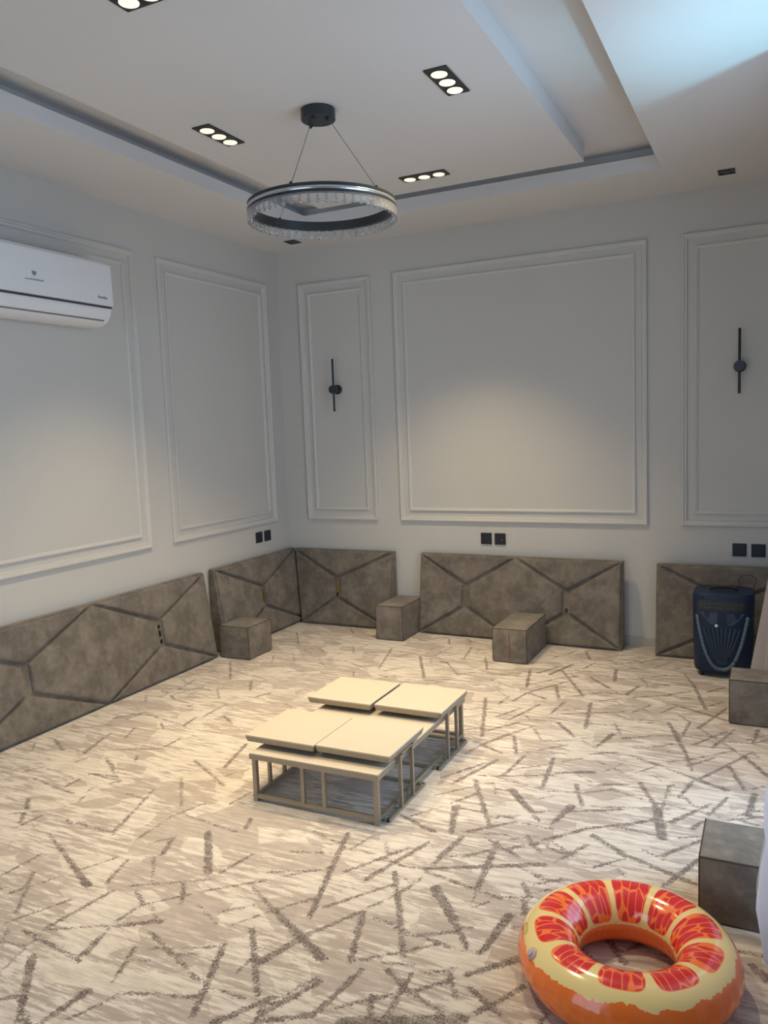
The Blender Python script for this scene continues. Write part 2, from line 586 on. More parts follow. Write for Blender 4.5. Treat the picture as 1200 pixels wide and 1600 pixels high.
strokes(400, 1250, 2.857, [
    (640, 65, 790, 140, 1.2, 2.5), (680, 75, 830, 30), (905, 20, 870, 150, 1.6), (1010, 0, 1045, 130, 1.6),
    (900, 140, 1120, 155), (960, 140, 1170, 95), (1060, 70, 1160, 70), (410, 150, 240, 520, 2), (260, 140, 400, 210),
    (400, 215, 530, 240, 1.2), (150, 230, 370, 240, .9), (430, 215, 540, 150), (120, 340, 350, 300), (580, 190, 590, 270, 1.2),
    (680, 215, 400, 320, 1.6), (770, 190, 490, 355, 2), (620, 375, 300, 480, 1.2), (620, 320, 660, 700, 2),
    (660, 350, 700, 370), (735, 350, 640, 420, 1.2), (610, 430, 480, 490), (490, 490, 210, 610, 1.6), (480, 500, 420, 720, 2),
    (20, 430, 190, 600, 1, 3), (190, 600, 310, 710, 3, 2), (190, 620, 0, 730, 2), (90, 490, 250, 440),
    (800, 395, 890, 545, 4, 3.3), (890, 550, 940, 650, 2), (640, 290, 760, 310), (920, 170, 790, 290, 1.8),
    (760, 320, 1090, 440, 1.5), (860, 255, 1060, 225), (1060, 230, 1200, 200), (1080, 185, 990, 390, 2.2), (1080, 200, 1180, 260),
    (985, 400, 960, 480), (960, 480, 1040, 455), (1050, 435, 1190, 435), (530, 530, 620, 555, 1.5), (620, 570, 720, 610),
    (690, 605, 880, 590), (770, 620, 860, 655, 1.6), (880, 660, 1000, 690), (900, 570, 970, 570, .8), (1130, 520, 1000, 690, 3.6, 1.5),
    (470, 715, 830, 640, 1.2), (570, 725, 710, 740), (590, 760, 690, 870, 1.9), (690, 780, 590, 960, 1.6), (850, 810, 690, 860, 1.6),
    (860, 760, 890, 880, 1.6), (750, 775, 900, 750, .9), (940, 780, 1200, 700, 2, 3), (710, 870, 830, 950, 1.4), (520, 890, 640, 860, 1.1),
    (350, 930, 530, 885), (470, 760, 270, 950, 1.9), (270, 790, 120, 880, .9), (920, 980, 390, 995, 4), (950, 840, 1090, 960, 1.9),
    (1200, 830, 1080, 900, 1.6), (1080, 900, 980, 950, 2), (250, 960, 0, 990, 2), (180, 880, 20, 920)])
strokes(680, 1140, 4.0, [
    (190, 50, 290, 95), (290, 95, 410, 145, 2), (300, 90, 530, 10, 1.2), (290, 95, 190, 150), (495, 40, 505, 150, 1.8),
    (630, 0, 660, 60), (670, 70, 850, 70, .9), (830, 0, 870, 45, 1.5), (1110, 30, 1010, 105, 3.2, 1.5), (890, 55, 990, 50, .8),
    (920, 70, 1010, 120), (550, 140, 750, 150), (640, 130, 830, 95), (560, 165, 420, 290, 1.8), (460, 250, 740, 215, .9),
    (740, 180, 670, 360, 2), (270, 285, 390, 295), (390, 290, 750, 285, 1.2), (760, 270, 990, 265, 2, 3), (870, 270, 980, 330),
    (390, 300, 700, 385, 1.2), (700, 385, 930, 395), (930, 395, 1130, 370), (960, 350, 1180, 345), (1110, 370, 1200, 410),
    (880, 340, 920, 480, 1.8), (310, 210, 40, 300, 1.5), (390, 190, 110, 335, 2), (240, 355, 0, 410), (280, 330, 370, 340),
    (370, 330, 375, 400), (260, 400, 100, 460, 1.3), (250, 315, 345, 610, 2), (480, 380, 600, 510, 4, 3), (380, 370, 480, 385),
    (600, 515, 650, 570, 1.5), (620, 520, 710, 510), (850, 480, 730, 590, 4, 1.5), (660, 430, 750, 415), (870, 510, 1180, 500, 1.2),
    (980, 480, 1200, 485, .8), (120, 480, 100, 640, 2.2), (160, 490, 290, 515), (330, 540, 490, 550), (350, 555, 530, 540),
    (490, 575, 730, 620, 1.3), (490, 580, 180, 640, 1.2), (180, 640, 450, 660), (800, 200, 920, 180), (1000, 190, 1180, 270),
    (1060, 260, 1180, 210, .7), (680, 690, 930, 625, 2), (940, 620, 1200, 590, 1.8), (990, 660, 1200, 790, 1.8), (860, 760, 950, 720),
    (690, 730, 850, 795, 1.5), (470, 685, 640, 665, .9), (570, 665, 650, 760, 1.5), (650, 710, 450, 750, 1.2), (310, 675, 390, 720),
    (390, 700, 350, 800, 2), (390, 720, 520, 790), (350, 750, 170, 800, 1.5), (170, 670, 20, 800, 2), (960, 155, 1130, 140, 1.2)])
strokes(940, 1140, 4.615, [
    (510, 0, 600, 160, 2.2), (600, 160, 655, 300, 1.5), (615, 0, 580, 50), (150, 65, 330, 50, 1.4), (330, 45, 780, 45), (110, 0, 140, 40),
    (200, 120, 330, 130), (370, 125, 540, 100, 1.2), (380, 140, 600, 180), (0, 170, 100, 165, 1.5), (205, 185, 440, 265, 1.2, 2),
    (240, 315, 390, 265), (470, 280, 660, 350, 1.5), (660, 350, 900, 435, 2.8), (1030, 195, 710, 355, 1.5), (900, 15, 660, 110, 1.2, 1.8),
    (960, 0, 800, 130, 1, 2), (720, 0, 1030, 195, 1.3), (1030, 195, 1200, 340, 2.2), (890, 85, 1080, 100), (1080, 100, 1200, 75, 1.3),
    (1130, 0, 1095, 90, 1.8), (1050, 75, 1200, 40), (1080, 105, 1200, 125, .8), (1080, 160, 1130, 200, 1.3), (1030, 190, 1090, 165),
    (950, 155, 640, 215), (840, 175, 950, 155, 1.5), (820, 200, 620, 265, 1.4), (480, 235, 620, 215, .9), (920, 265, 1030, 435, 1.8),
    (1080, 430, 1170, 410, 1.2), (370, 330, 450, 380, .9), (280, 385, 400, 570, 2), (400, 570, 440, 780, 4), (520, 400, 470, 410),
    (490, 410, 435, 570, 1.1), (660, 370, 555, 490, 1.8), (600, 490, 680, 560), (80, 435, 320, 510, 1.1), (350, 520, 600, 570, 1.3),
    (0, 560, 350, 565), (410, 565, 490, 575), (140, 580, 0, 585), (0, 395, 200, 395), (790, 535, 500, 670, 1, 2.5), (910, 490, 780, 610, 1.5),
    (700, 580, 780, 625), (730, 660, 650, 715, 2), (370, 650, 180, 690, 2), (120, 700, 410, 770, 1.2), (560, 780, 720, 770),
    (1105, 465, 1055, 620, 2.5), (980, 620, 1160, 580), (830, 630, 900, 650), (900, 655, 1150, 630, 1.5), (1010, 660, 1130, 690)])
strokes(860, 1000, 4.286, [
    (0, 75, 70, 100), (90, 105, 180, 70, 1.2), (100, 105, 180, 130), (0, 130, 60, 105), (240, 80, 265, 130, 1.8),
    (110, 205, 280, 210), (220, 195, 300, 150), (300, 125, 390, 125, .8), (390, 110, 550, 100, 1.2), (390, 135, 450, 160),
    (430, 165, 600, 140, 1.3), (550, 130, 620, 155), (620, 145, 750, 125, 2), (440, 200, 430, 275, 2.2), (530, 190, 660, 195, 1.3),
    (660, 155, 740, 180), (810, 150, 690, 190), (840, 195, 940, 175), (820, 130, 940, 150), (270, 250, 390, 320, 2.2), (390, 320, 450, 355),
    (240, 215, 500, 265, .9), (590, 240, 650, 300, 1.2), (650, 305, 830, 300, 1.2), (830, 300, 960, 300), (640, 320, 720, 320),
    (590, 310, 510, 365, 2), (680, 250, 760, 235), (760, 235, 870, 240, .9), (900, 230, 960, 300, 1.3), (960, 300, 1040, 465, 2),
    (980, 290, 1080, 300, .8), (1160, 320, 1050, 350, 1.6), (550, 385, 800, 370, 1.5), (800, 365, 940, 345, 1.5), (740, 490, 850, 440),
    (830, 380, 1110, 410), (1160, 415, 1020, 455, 1.2), (700, 395, 850, 440), (850, 440, 1180, 540, 2), (1180, 460, 990, 590, 1.7),
    (840, 490, 940, 550, 1.2), (940, 545, 880, 640, 1.3), (790, 555, 870, 660, 1.8), (490, 655, 640, 650, 1.3),
    (430, 560, 470, 630, 1.3), (80, 205, 220, 375, 1.8), (190, 240, 140, 250), (140, 235, 210, 265, 1.2), (75, 315, 290, 340, .9),
    (350, 350, 530, 375), (100, 385, 350, 350), (330, 410, 470, 390), (430, 410, 470, 430, 1.3), (550, 440, 660, 480), (680, 430, 540, 490),
    (270, 420, 235, 590, 2), (90, 470, 210, 460), (0, 500, 210, 490), (210, 490, 500, 480, 1.2), (330, 450, 500, 475), (0, 520, 220, 560),
    (220, 560, 490, 575, 1.1), (410, 490, 520, 530, 1.1), (490, 530, 720, 540), (590, 550, 700, 555), (50, 555, 165, 650, 3, 1.5)])
strokes(640, 990, 4.615, [
    (60, 40, 130, 60, 1.3), (30, 30, 210, 80), (215, 30, 60, 60, 1.2), (285, 40, 285, 75, 1.5), (420, 40, 445, 65, 1.5), (310, 95, 180, 160),
    (180, 160, 400, 145), (400, 145, 550, 140, .9), (100, 160, 600, 205), (445, 100, 390, 185, 1.4), (0, 145, 180, 105, .9),
    (75, 165, 105, 320, 2), (150, 180, 155, 210), (225, 200, 275, 210, 2), (270, 210, 345, 295, 1.3), (345, 300, 420, 280),
    (120, 180, 225, 190, .8), (545, 170, 560, 260, 1.6), (430, 280, 640, 295), (600, 300, 850, 275, .9), (640, 300, 850, 310),
    (870, 260, 845, 385, 1.8), (1075, 240, 920, 285, 1.8), (1170, 225, 1010, 295, 2.4), (1140, 310, 850, 370, 1.2), (1160, 340, 850, 425, 1.5),
    (850, 425, 740, 490, 1.5), (860, 430, 980, 470, 1.8), (1055, 380, 1075, 465, 2), (590, 335, 760, 395, 1.2), (450, 370, 660, 380),
    (640, 410, 690, 450), (720, 450, 640, 510), (550, 465, 520, 740, 2), (370, 545, 590, 540), (370, 605, 530, 585), (360, 625, 510, 645),
    (380, 695, 510, 680, 1.3), (800, 540, 620, 600, 1.5), (940, 510, 720, 620, 1.5), (830, 560, 1000, 595), (1120, 490, 1010, 585, 1.5),
    (830, 580, 870, 630), (900, 620, 980, 630, 1.2), (790, 640, 560, 700, 1.6), (780, 700, 560, 780, 1.3), (890, 670, 800, 695, 1.2),
    (900, 690, 940, 750, 1.3), (100, 340, 300, 330), (120, 350, 230, 350)])
strokes(380, 960, 4.0, [
    (390, 100, 470, 85), (335, 110, 345, 190, 1.3), (180, 165, 350, 175), (190, 130, 330, 140, .8), (310, 240, 320, 290), (190, 260, 180, 300),
    (400, 180, 520, 190), (470, 210, 510, 240, 1.3), (640, 230, 530, 275), (510, 280, 640, 290, 1.3), (690, 200, 690, 240), (660, 240, 930, 235, .9),
    (930, 210, 850, 335, 1.4), (650, 295, 780, 345, 1.2), (480, 300, 520, 330), (1020, 325, 880, 355, 1.3), (1130, 225, 960, 265),
    (670, 90, 690, 120, 1.3), (560, 180, 610, 180, 1.2), (50, 420, 45, 470, 1.8), (200, 320, 110, 350), (270, 360, 370, 355, 1.2),
    (20, 380, 200, 390), (190, 460, 280, 465, 1.3), (70, 520, 180, 490), (250, 555, 300, 575), (840, 375, 900, 390, 1.5), (690, 360, 690, 385),
    (380, 220, 420, 240), (0, 330, 60, 350)])
strokes(60, 980, 3.333, [
    (1000, 180, 1000, 270, 1.5), (870, 220, 940, 235), (820, 270, 730, 325, 1.3), (640, 330, 670, 340, 1.5), (690, 355, 710, 375, 1.5),
    (700, 350, 860, 310, 1.1), (810, 400, 770, 420), (560, 350, 560, 385), (390, 475, 550, 445, 1.3), (460, 480, 560, 440), (550, 450, 770, 515, 1.2),
    (820, 470, 760, 510, 1.8), (860, 465, 980, 400, 1.5), (960, 460, 1010, 500, 1.5), (1060, 240, 1160, 265, 1.2), (1140, 360, 1200, 340),
    (500, 525, 450, 580, 1.5), (250, 520, 390, 510), (380, 550, 240, 650, 1.6), (740, 580, 660, 620, 1.8), (640, 500, 650, 530, 1.5),
    (410, 640, 650, 630, 1.2), (1080, 610, 970, 730, 2), (920, 650, 1010, 665), (930, 320, 940, 370, 1.3)])
strokes(0, 1150, 5.0, [
    (430, 30, 490, 110, 1.8), (800, 20, 660, 140, 1.5), (350, 240, 170, 280), (270, 60, 250, 120, 1.2), (600, 200, 680, 170, 1.2),
    (260, 335, 570, 450, 1.4), (620, 340, 510, 395, 1.8), (700, 295, 940, 320, 1.2), (860, 370, 940, 350), (660, 470, 610, 520, 1.2),
    (740, 400, 670, 440, 1.2), (1160, 470, 880, 750, 1.3), (220, 490, 210, 570, 2), (190, 600, 160, 670, 1.8), (50, 610, 290, 590),
    (130, 715, 330, 620, 1.1), (600, 680, 870, 755, 1.2), (520, 660, 560, 680, 1.8), (830, 170, 900, 260, 1.3), (1070, 150, 1060, 200, 1.3),
    (1000, 450, 1140, 500, 1.2)])
strokes(780, 1240, 2.857, [
    (410, 190, 540, 265, 1.2), (540, 265, 890, 410, 2.2), (220, 205, 380, 310), (420, 330, 560, 290), (395, 230, 250, 305, 1.2),
    (640, 250, 740, 300), (720, 280, 900, 210, 1.8), (890, 295, 740, 410, 2), (100, 335, 250, 390), (250, 390, 330, 385), (530, 340, 560, 370, 1.2),
    (480, 640, 560, 760, 2), (560, 700, 700, 640, 1.5), (1000, 690, 1200, 730, 1.5), (1130, 770, 1200, 830, 3)])
strokes(620, 1300, 4.615, [
    (180, 265, 1060, 235, 1.5, 3), (880, 250, 1050, 345), (1000, 375, 1200, 340, 1.2), (1000, 440, 1110, 415), (910, 370, 960, 470, 2),
    (920, 480, 920, 600, 2), (640, 40, 700, 70, 1.3), (700, 90, 880, 185), (830, 690, 900, 680)])
# strokes outside the view (nearer the entrance and under the furniture)
rs = random.Random(11)
for _ in range(230):
    x, y = rs.uniform(0.1, 3.9), rs.uniform(-6.2, -3.7)
    p = Vector((x, y, 0)) - CAM
    d = p.dot(fw)
    if d > 0.1:
        u, v = 600 + FPX * p.dot(rt2) / d, 800 - FPX * p.dot(up2) / d
        if -10 < u < 1215 and v < 1606:
            continue
    a, l = rs.uniform(0, math.pi), rs.uniform(0.1, 0.45)
    wd = rs.choice((0.009, 0.011, 0.014, 0.018, 0.03))
    STROKES.append((x, y, x + l * math.cos(a), y + l * math.sin(a), wd, wd * rs.uniform(0.6, 1)))

GS = 0.0125
gx = np.arange(0.0, XR + GS * 0.5, GS)
gy = np.arange(YF, 0.0 + GS * 0.5, GS)
nx, ny = len(gx), len(gy)
field = np.full((ny, nx), -0.05)
for x1, y1, x2, y2, w0, w1 in STROKES:
    pad = 0.06
    i0, i1 = np.searchsorted(gx, [min(x1, x2) - pad, max(x1, x2) + pad])
    j0, j1 = np.searchsorted(gy, [min(y1, y2) - pad, max(y1, y2) + pad])
    if i1 <= i0 or j1 <= j0:
        continue
    X, Y = np.meshgrid(gx[i0:i1], gy[j0:j1])
    dx, dy = x2 - x1, y2 - y1
    ll = max(dx * dx + dy * dy, 1e-9)
    t = np.clip(((X - x1) * dx + (Y - y1) * dy) / ll, 0, 1)
    dd = np.hypot(X - x1 - t * dx, Y - y1 - t * dy)
    s = 0.5 * (w0 + (w1 - w0) * t) - dd
    field[j0:j1, i0:i1] = np.maximum(field[j0:j1, i0:i1], s)
X, Y = np.meshgrid(gx, gy)
verts = np.stack([X.ravel(), Y.ravel(), np.zeros(nx * ny)], 1)
jj, ii = np.meshgrid(np.arange(ny - 1), np.arange(nx - 1), indexing='ij')
b0 = (jj * nx + ii).ravel()
quads = np.stack([b0, b0 + 1, b0 + 1 + nx, b0 + nx], 1)
me = bpy.data.meshes.new('floor')
me.vertices.add(nx * ny)
me.vertices.foreach_set('co', verts.astype(np.float32).ravel())
me.loops.add(quads.size)
me.loops.foreach_set('vertex_index', quads.astype(np.int32).ravel())
me.polygons.add(len(quads))
me.polygons.foreach_set('loop_start', np.arange(0, quads.size, 4, dtype=np.int32))
me.update(calc_edges=True)
me.validate()
a = me.attributes.new('stroke', 'FLOAT', 'POINT')
a.data.foreach_set('value', field.astype(np.float32).ravel())
me.materials.append(M['carpet'])
struct(put('floor', me))

# ------------------------------------------------------------------ tray ceiling
OX0, OX1, OY0, OY1 = 0.65, 3.055, -5.55, -0.60       # opening in the soffit
TD = 0.10                                             # depth of the light trough behind the lip
ZR, ZS, ZL = 3.15, 3.052, 3.08
c = MB()
c.box(0, OX0 - TD, YF, 0, H, 3.25)
c.box(OX1 + TD, XR, YF, 0, H, 3.25)
c.box(OX0 - TD, OX1 + TD, OY1 + TD, 0, H, 3.25)
c.box(OX0 - TD, OX1 + TD, YF, OY0 - TD, H, 3.25)
ceil = struct(c.build('ceiling', 'ceiling'))
r_ = MB()
r_.box(OX0 - TD, OX1 + TD, OY0 - TD, OY1 + TD, ZR, 3.25)
r_.build('recess_panel', 'ceiling', ceil)
l_ = MB()
for (x0, x1, y0, y1) in ((OX0 - TD, OX0, OY0 - TD, OY1 + TD), (OX1, OX1 + TD, OY0 - TD, OY1 + TD),
                         (OX0, OX1, OY1, OY1 + TD), (OX0, OX1, OY0 - TD, OY0)):
    l_.box(x0, x1, y0, y1, H, H + 0.015)
tk = 0.018
l_.box(OX0 - tk, OX0, OY0 - tk, OY1 + tk, H + 0.015, ZL)
l_.box(OX1, OX1 + tk, OY0 - tk, OY1 + tk, H + 0.015, ZL)
l_.box(OX0, OX1, OY1, OY1 + tk, H + 0.015, ZL)
l_.box(OX0, OX1, OY0 - tk, OY0, H + 0.015, ZL)
l_.build('cove_lip', 'ceiling', ceil)
SX0, SX1, SY0, SY1 = 0.885, 2.655, -5.25, -0.79
MB().box(SX0, SX1, SY0, SY1, ZS, ZR).build('center_slab', 'ceiling', ceil)

# ------------------------------------------------------------------ baseboards and wall mouldings
struct(MB().box(0.0, XR, -0.014, 0.0, 0, 0.064).build('baseboard_back', 'base', bevel=0.003))
struct(MB().box(0.0, 0.014, YF, -0.016, 0, 0.064).build('baseboard_left', 'base', bevel=0.003))
struct(MB().box(XR - 0.014, XR, YF, -0.016, 0, 0.064).build('baseboard_right', 'base', bevel=0.003))


def frame_profile(x0, x1, z0, z1, prof):
    """mitred rectangular moulding; prof = (distance inwards, height off the wall)"""
    vs, fs = [], []
    n = len(prof)
    for cx, cz in ((0, 0), (1, 0), (1, 1), (0, 1)):
        for d, h in prof:
            vs.append(((x0 + d) if cx == 0 else (x1 - d), -h, (z0 + d) if cz == 0 else (z1 - d)))
    for k in range(4):
        k2 = (k + 1) % 4
        for i in range(n - 1):
            fs.append((k * n + i, k2 * n + i, k2 * n + i + 1, k * n + i + 1))
    return vs, fs


OUT = [(0, 0), (0, 0.016), (0.004, 0.020), (0.012, 0.020), (0.016, 0.014), (0.022, 0.012), (0.030, 0.012), (0.034, 0.006), (0.036, 0)]
INN = [(0, 0), (0, 0.008), (0.003, 0.012), (0.010, 0.012), (0.015, 0.008), (0.022, 0.006), (0.024, 0)]
WTOP, WBOT = 2.733, 0.846


def panel(n, wall, a, b_, inner=True):
    o = MB()
    o.add(*frame_profile(a, b_, WBOT, WTOP, OUT))
    i = MB()
    dI = 0.078
    i.add(*frame_profile(a + dI, b_ - dI, WBOT + dI, WTOP - dI, INN))
    rz = {'back': 0, 'left': math.pi / 2, 'right': -math.pi / 2}[wall]
    lc = {'back': (0, 0, 0), 'left': (0, 0, 0), 'right': (XR, 0, 0)}[wall]
    ob = struct(o.build('trim_%d' % n, 'trim'))
    ob.location = lc
    ob.rotation_euler = (0, 0, rz)
    i.build('inner_moulding', 'trim', ob)


panel(1, 'back', 0.207, 0.847)
panel(2, 'back', 1.046, 2.892)
panel(3, 'back', 3.109, 3.749)
panel(4, 'left', -1.440, -0.184)
panel(5, 'left', -3.60, -1.653)
panel(6, 'left', -5.10, -3.82)
panel(7, 'right', 0.20, 0.80)


# ------------------------------------------------------------------ upholstered back cushions
def inset(poly, d):
    n = len(poly)
    out = []
    for i in range(n):
        p0, p1, p2 = Vector(poly[i - 1]), Vector(poly[i]), Vector(poly[(i + 1) % n])
        e1, e2 = (p1 - p0).normalized(), (p2 - p1).normalized()
        n1, n2 = Vector((-e1.y, e1.x)), Vector((-e2.y, e2.x))
        k = (n1 + n2)
        k = k / max(1e-6, (1 + n1.dot(n2)))
        out.append(tuple(p1 + k * d))
    return out


CH, CB, CT = 0.605, 0.125, 0.040       # height, depth at foot, depth at top


def face_depth(z):
    return CB + (CT - CB) * z / CH


def facet(poly, puff=0.016):
    """puffed pad standing off the slanted front; poly in (x, z), counter-clockwise"""
    rings = [(0.0050, -0.012), (0.0055, 0.006), (0.009, 0.014), (0.016, 0.0195), (0.027, 0.0230), (0.042, 0.0245)]
    mb = MB()
    vs, fs = [], []
    n = len(poly)
    for d, h in rings:
        for x, z in inset(poly, d):
            vs.append((x, -(face_depth(z) + h * puff / 0.016), z + 0.12 * h))
    for r in range(len(rings) - 1):
        for i in range(n):
            j = (i + 1) % n
            fs.append((r * n + i, r * n + j, (r + 1) * n + j, (r + 1) * n + i))
    fs.append(tuple((len(rings) - 1) * n + i for i in range(n)))
    return mb.add(vs, fs)


def cushion(name, label, L, mods, loc, rz, cut0=0.0, brass=(), dark=()):
    t = thing(name, label, 'cushion', loc, rz)
    # wedge body (cut0: the left end is mitred against the neighbouring cushion)
    z0, z1 = 0.002, CH
    bd = MB()
    x0b, x0t = cut0 and 0.157, cut0 and 0.073
    vs = [(x0b, -0.002, z0), (L, -0.002, z0), (L, -face_depth(z0), z0), (x0b, -face_depth(z0), z0),
          (x0t, -0.002, z1), (L, -0.002, z1), (L, -face_depth(z1), z1), (x0t, -face_depth(z1), z1)]
    bd.add(vs, [(0, 1, 2, 3), (4, 7, 6, 5), (0, 4, 5, 1), (1, 5, 6, 2), (2, 6, 7, 3), (3, 7, 4, 0)])
    bd.build('base', 'velvet', t, bevel=0.006)
    e = 0.004
    zb, zt = 0.006, CH - 0.004
    xl_b, xl_t = x0b + e, x0t + e
    W = (L - 2 * e) / mods
    g = 0.021
    ca, cb = 0.225, 0.385               # foot and head of the slit
    cx = [e + W * (k + 0.5) for k in range(mods)]
    polys = []
    for k in range(mods):
        c_ = cx[k]
        lf = e + W * k
        rg = lf + W
        lb, lt = (xl_b, xl_t) if k == 0 else (lf, lf)
        polys.append([(lb, zb), (rg, zb), (c_, ca)])
        polys.append([(lt, zt), (c_, cb), (rg, zt)])
    polys.append([(xl_b, zb), (cx[0] - g, ca), (cx[0] - g, cb), (xl_t, zt)])
    polys.append([(L - e, zb), (L - e, zt), (cx[-1] + g, cb), (cx[-1] + g, ca)])
    for k in range(mods - 1):
        m_ = e + W * (k + 1)
        polys.append([(m_, zb), (cx[k + 1] - g, ca), (cx[k + 1] - g, cb), (m_, zt), (cx[k] + g, cb), (cx[k] + g, ca)])
    for p in polys:
        facet(p).build('pad', 'velvet', t, smooth=True)
    for k in range(mods):
        c_ = cx[k]
        if k in brass:
            q = MB()
            q.box(c_ - 0.009, c_ + 0.009, -0.006, 0, 0.265, 0.355)
            q.map(lambda p: Vector((p.x, p.y - face_depth(p.z), p.z)))
            q.build('clip', 'brass', t, bevel=0.0015)['label'] = 'brass clip in the slit between pads'
        if k in dark:
            q = MB()
            q.box(c_ - 0.008, c_ + 0.008, -0.007, 0, 0.235, 0.262)
            q.map(lambda p: Vector((p.x, p.y - face_depth(p.z), p.z)))
            q.build('buckle', 'darkbit', t, bevel=0.001)
            if dark[k] > 1:
                for za, zb_ in ((0.282, 0.318), (0.335, 0.355)):
                    q = MB().box(c_ - 0.009, c_ + 0.007, -0.007, 0, za, zb_)
                    q.map(lambda p: Vector((p.x, p.y - face_depth(p.z), p.z)))
                    q.build('buckle', 'darkbit', t, bevel=0.001)
    return t


HP = math.pi / 2
cushion('back_cushion', 'long brown velvet back cushion leaning on the wall under the air conditioner', 2.08, 2,
        (0.016, -3.292, 0), HP, dark={1: 2})
cushion('back_cushion', 'square brown velvet back cushion on the left wall beside the room corner', 1.085, 1,
        (0.016, -1.102, 0), HP, brass=(0,))
cushion('back_cushion', 'square brown velvet back cushion with brass clip on the back wall in the corner', 0.98, 1,
        (0.015, -0.016, 0), 0, cut0=1, brass=(0,), dark={0: 1})
cushion('back_cushion', 'long brown velvet back cushion on the back wall between two armrest blocks', 1.52, 2,
        (1.226, -0.016, 0), -0.030, dark={1: 1})
cushion('back_cushion', 'brown velvet back cushion standing behind the party loudspeaker', 0.935, 1,
        (2.965, -0.100, 0), 0, brass=(0,))


# ------------------------------------------------------------------ armrest blocks
def block(label, x0, x1, y0, y1, h, front, tape=False):
    t = thing('armrest_block', label, 'armrest', ((x0 + x1) / 2, (y0 + y1) / 2, 0))
    hx, hy = (x1 - x0) / 2, (y1 - y0) / 2
    MB().box(-hx, hx, -hy, hy, 0.002, h).build('body', 'velvet', t, smooth=True, bevel=0.010, segs=3)
    r = 0.0032
    e = 0.0035
    s = MB()
    if front == 'y':
        yy = -hy + e
        loop = [(-hx + e, yy, 0.01), (-hx + e, yy, h - e), (hx - e, yy, h - e), (hx - e, yy, 0.01)]
        back = [(-hx + e, hy - e, h - e), (-hx + e, -hy + e, h - e)]
        back2 = [(hx - e, hy - e, h - e), (hx - e, -hy + e, h - e)]
    else:
        xx = hx - e
        loop = [(xx, -hy + e, 0.01), (xx, -hy + e, h - e), (xx, hy - e, h - e), (xx, hy - e, 0.01)]
        back = [(-hx + e, -hy + e, h - e), (hx - e, -hy + e, h - e)]
        back2 = [(-hx + e, hy - e, h - e), (hx - e, hy - e, h - e)]
    for a, b_ in zip(loop, loop[1:]):
        s.tube([a, b_], r, 6)
    s.tube(back, r, 6)
    s.tube(back2, r, 6)
    s.build('piping', 'piping', t, smooth=True)
    if tape:
        MB().box(-0.004, 0.004, -hy - 0.0015, -hy + 0.002, 0.02, h - 0.03).build('seam', 'brownseam', t)['label'] = \
            'brown vertical seam down the front'
    return t


M['brownseam'] = simple('brown_seam', (0.16, 0.085, 0.045), 0.8)
block('taupe velvet armrest block at the end of the long cushion on the left wall', 0.160, 0.408, -1.205, -0.925, 0.232, 'x')
block('plain taupe velvet armrest block between two back cushions on the back wall', 1.000, 1.222, -0.425, -0.030, 0.258, 'y')
block('taupe velvet armrest block with a brown seam in front of the long cushion', 1.995, 2.231, -0.690, -0.205, 0.229, 'y', True)
block('taupe velvet armrest block on the carpet in front of the loudspeaker', 3.469, 3.690, -1.345, -1.115, 0.234, 'y')
block('taupe velvet armrest block on the carpet beside the swim ring', 3.470, 3.880, -3.125, -2.860, 0.212, 'y')


# ------------------------------------------------------------------ nesting tables
TABLE_L = thing('low_table', 'long low beige table under the four square nesting tables', 'table', (1.98, -2.482, 0))
hx, hy = 0.305, 0.488
MB().box(-hx, hx, -hy, hy, 0.188, 0.216).build('table_top', 'tabletop', TABLE_L, bevel=0.002)
MB().box(-hx - 0.0015, hx + 0.0015, -hy - 0.0015, hy + 0.0015, 0.190, 0.211).build('edge_band', 'tableedge', TABLE_L)
lg = 0.0095
ix, iy = hx - 0.016, hy - 0.016
for sx in (-1, 1):
    for sy in (-1, 1):
        MB().box(sx * ix - lg, sx * ix + lg, sy * iy - lg, sy * iy + lg, 0.0, 0.190).build('leg', 'tableedge', TABLE_L)
for x in (-0.052, 0.049):
    for sy in (-1, 1):
        MB().box(x - 0.008, x + 0.008, sy * iy - 0.008, sy * iy + 0.008, 0.030, 0.190).build('upright', 'tableedge', TABLE_L)
for sy in (-1, 1):
    MB().box(-ix + lg, ix - lg, sy * iy - 0.008, sy * iy + 0.008, 0.016, 0.030).build('rail', 'tableedge', TABLE_L)
for sx in (-1, 1):
    MB().box(sx * ix - 0.008, sx * ix + 0.008, -iy + lg, iy - lg, 0.016, 0.030).build('rail', 'tableedge', TABLE_L)


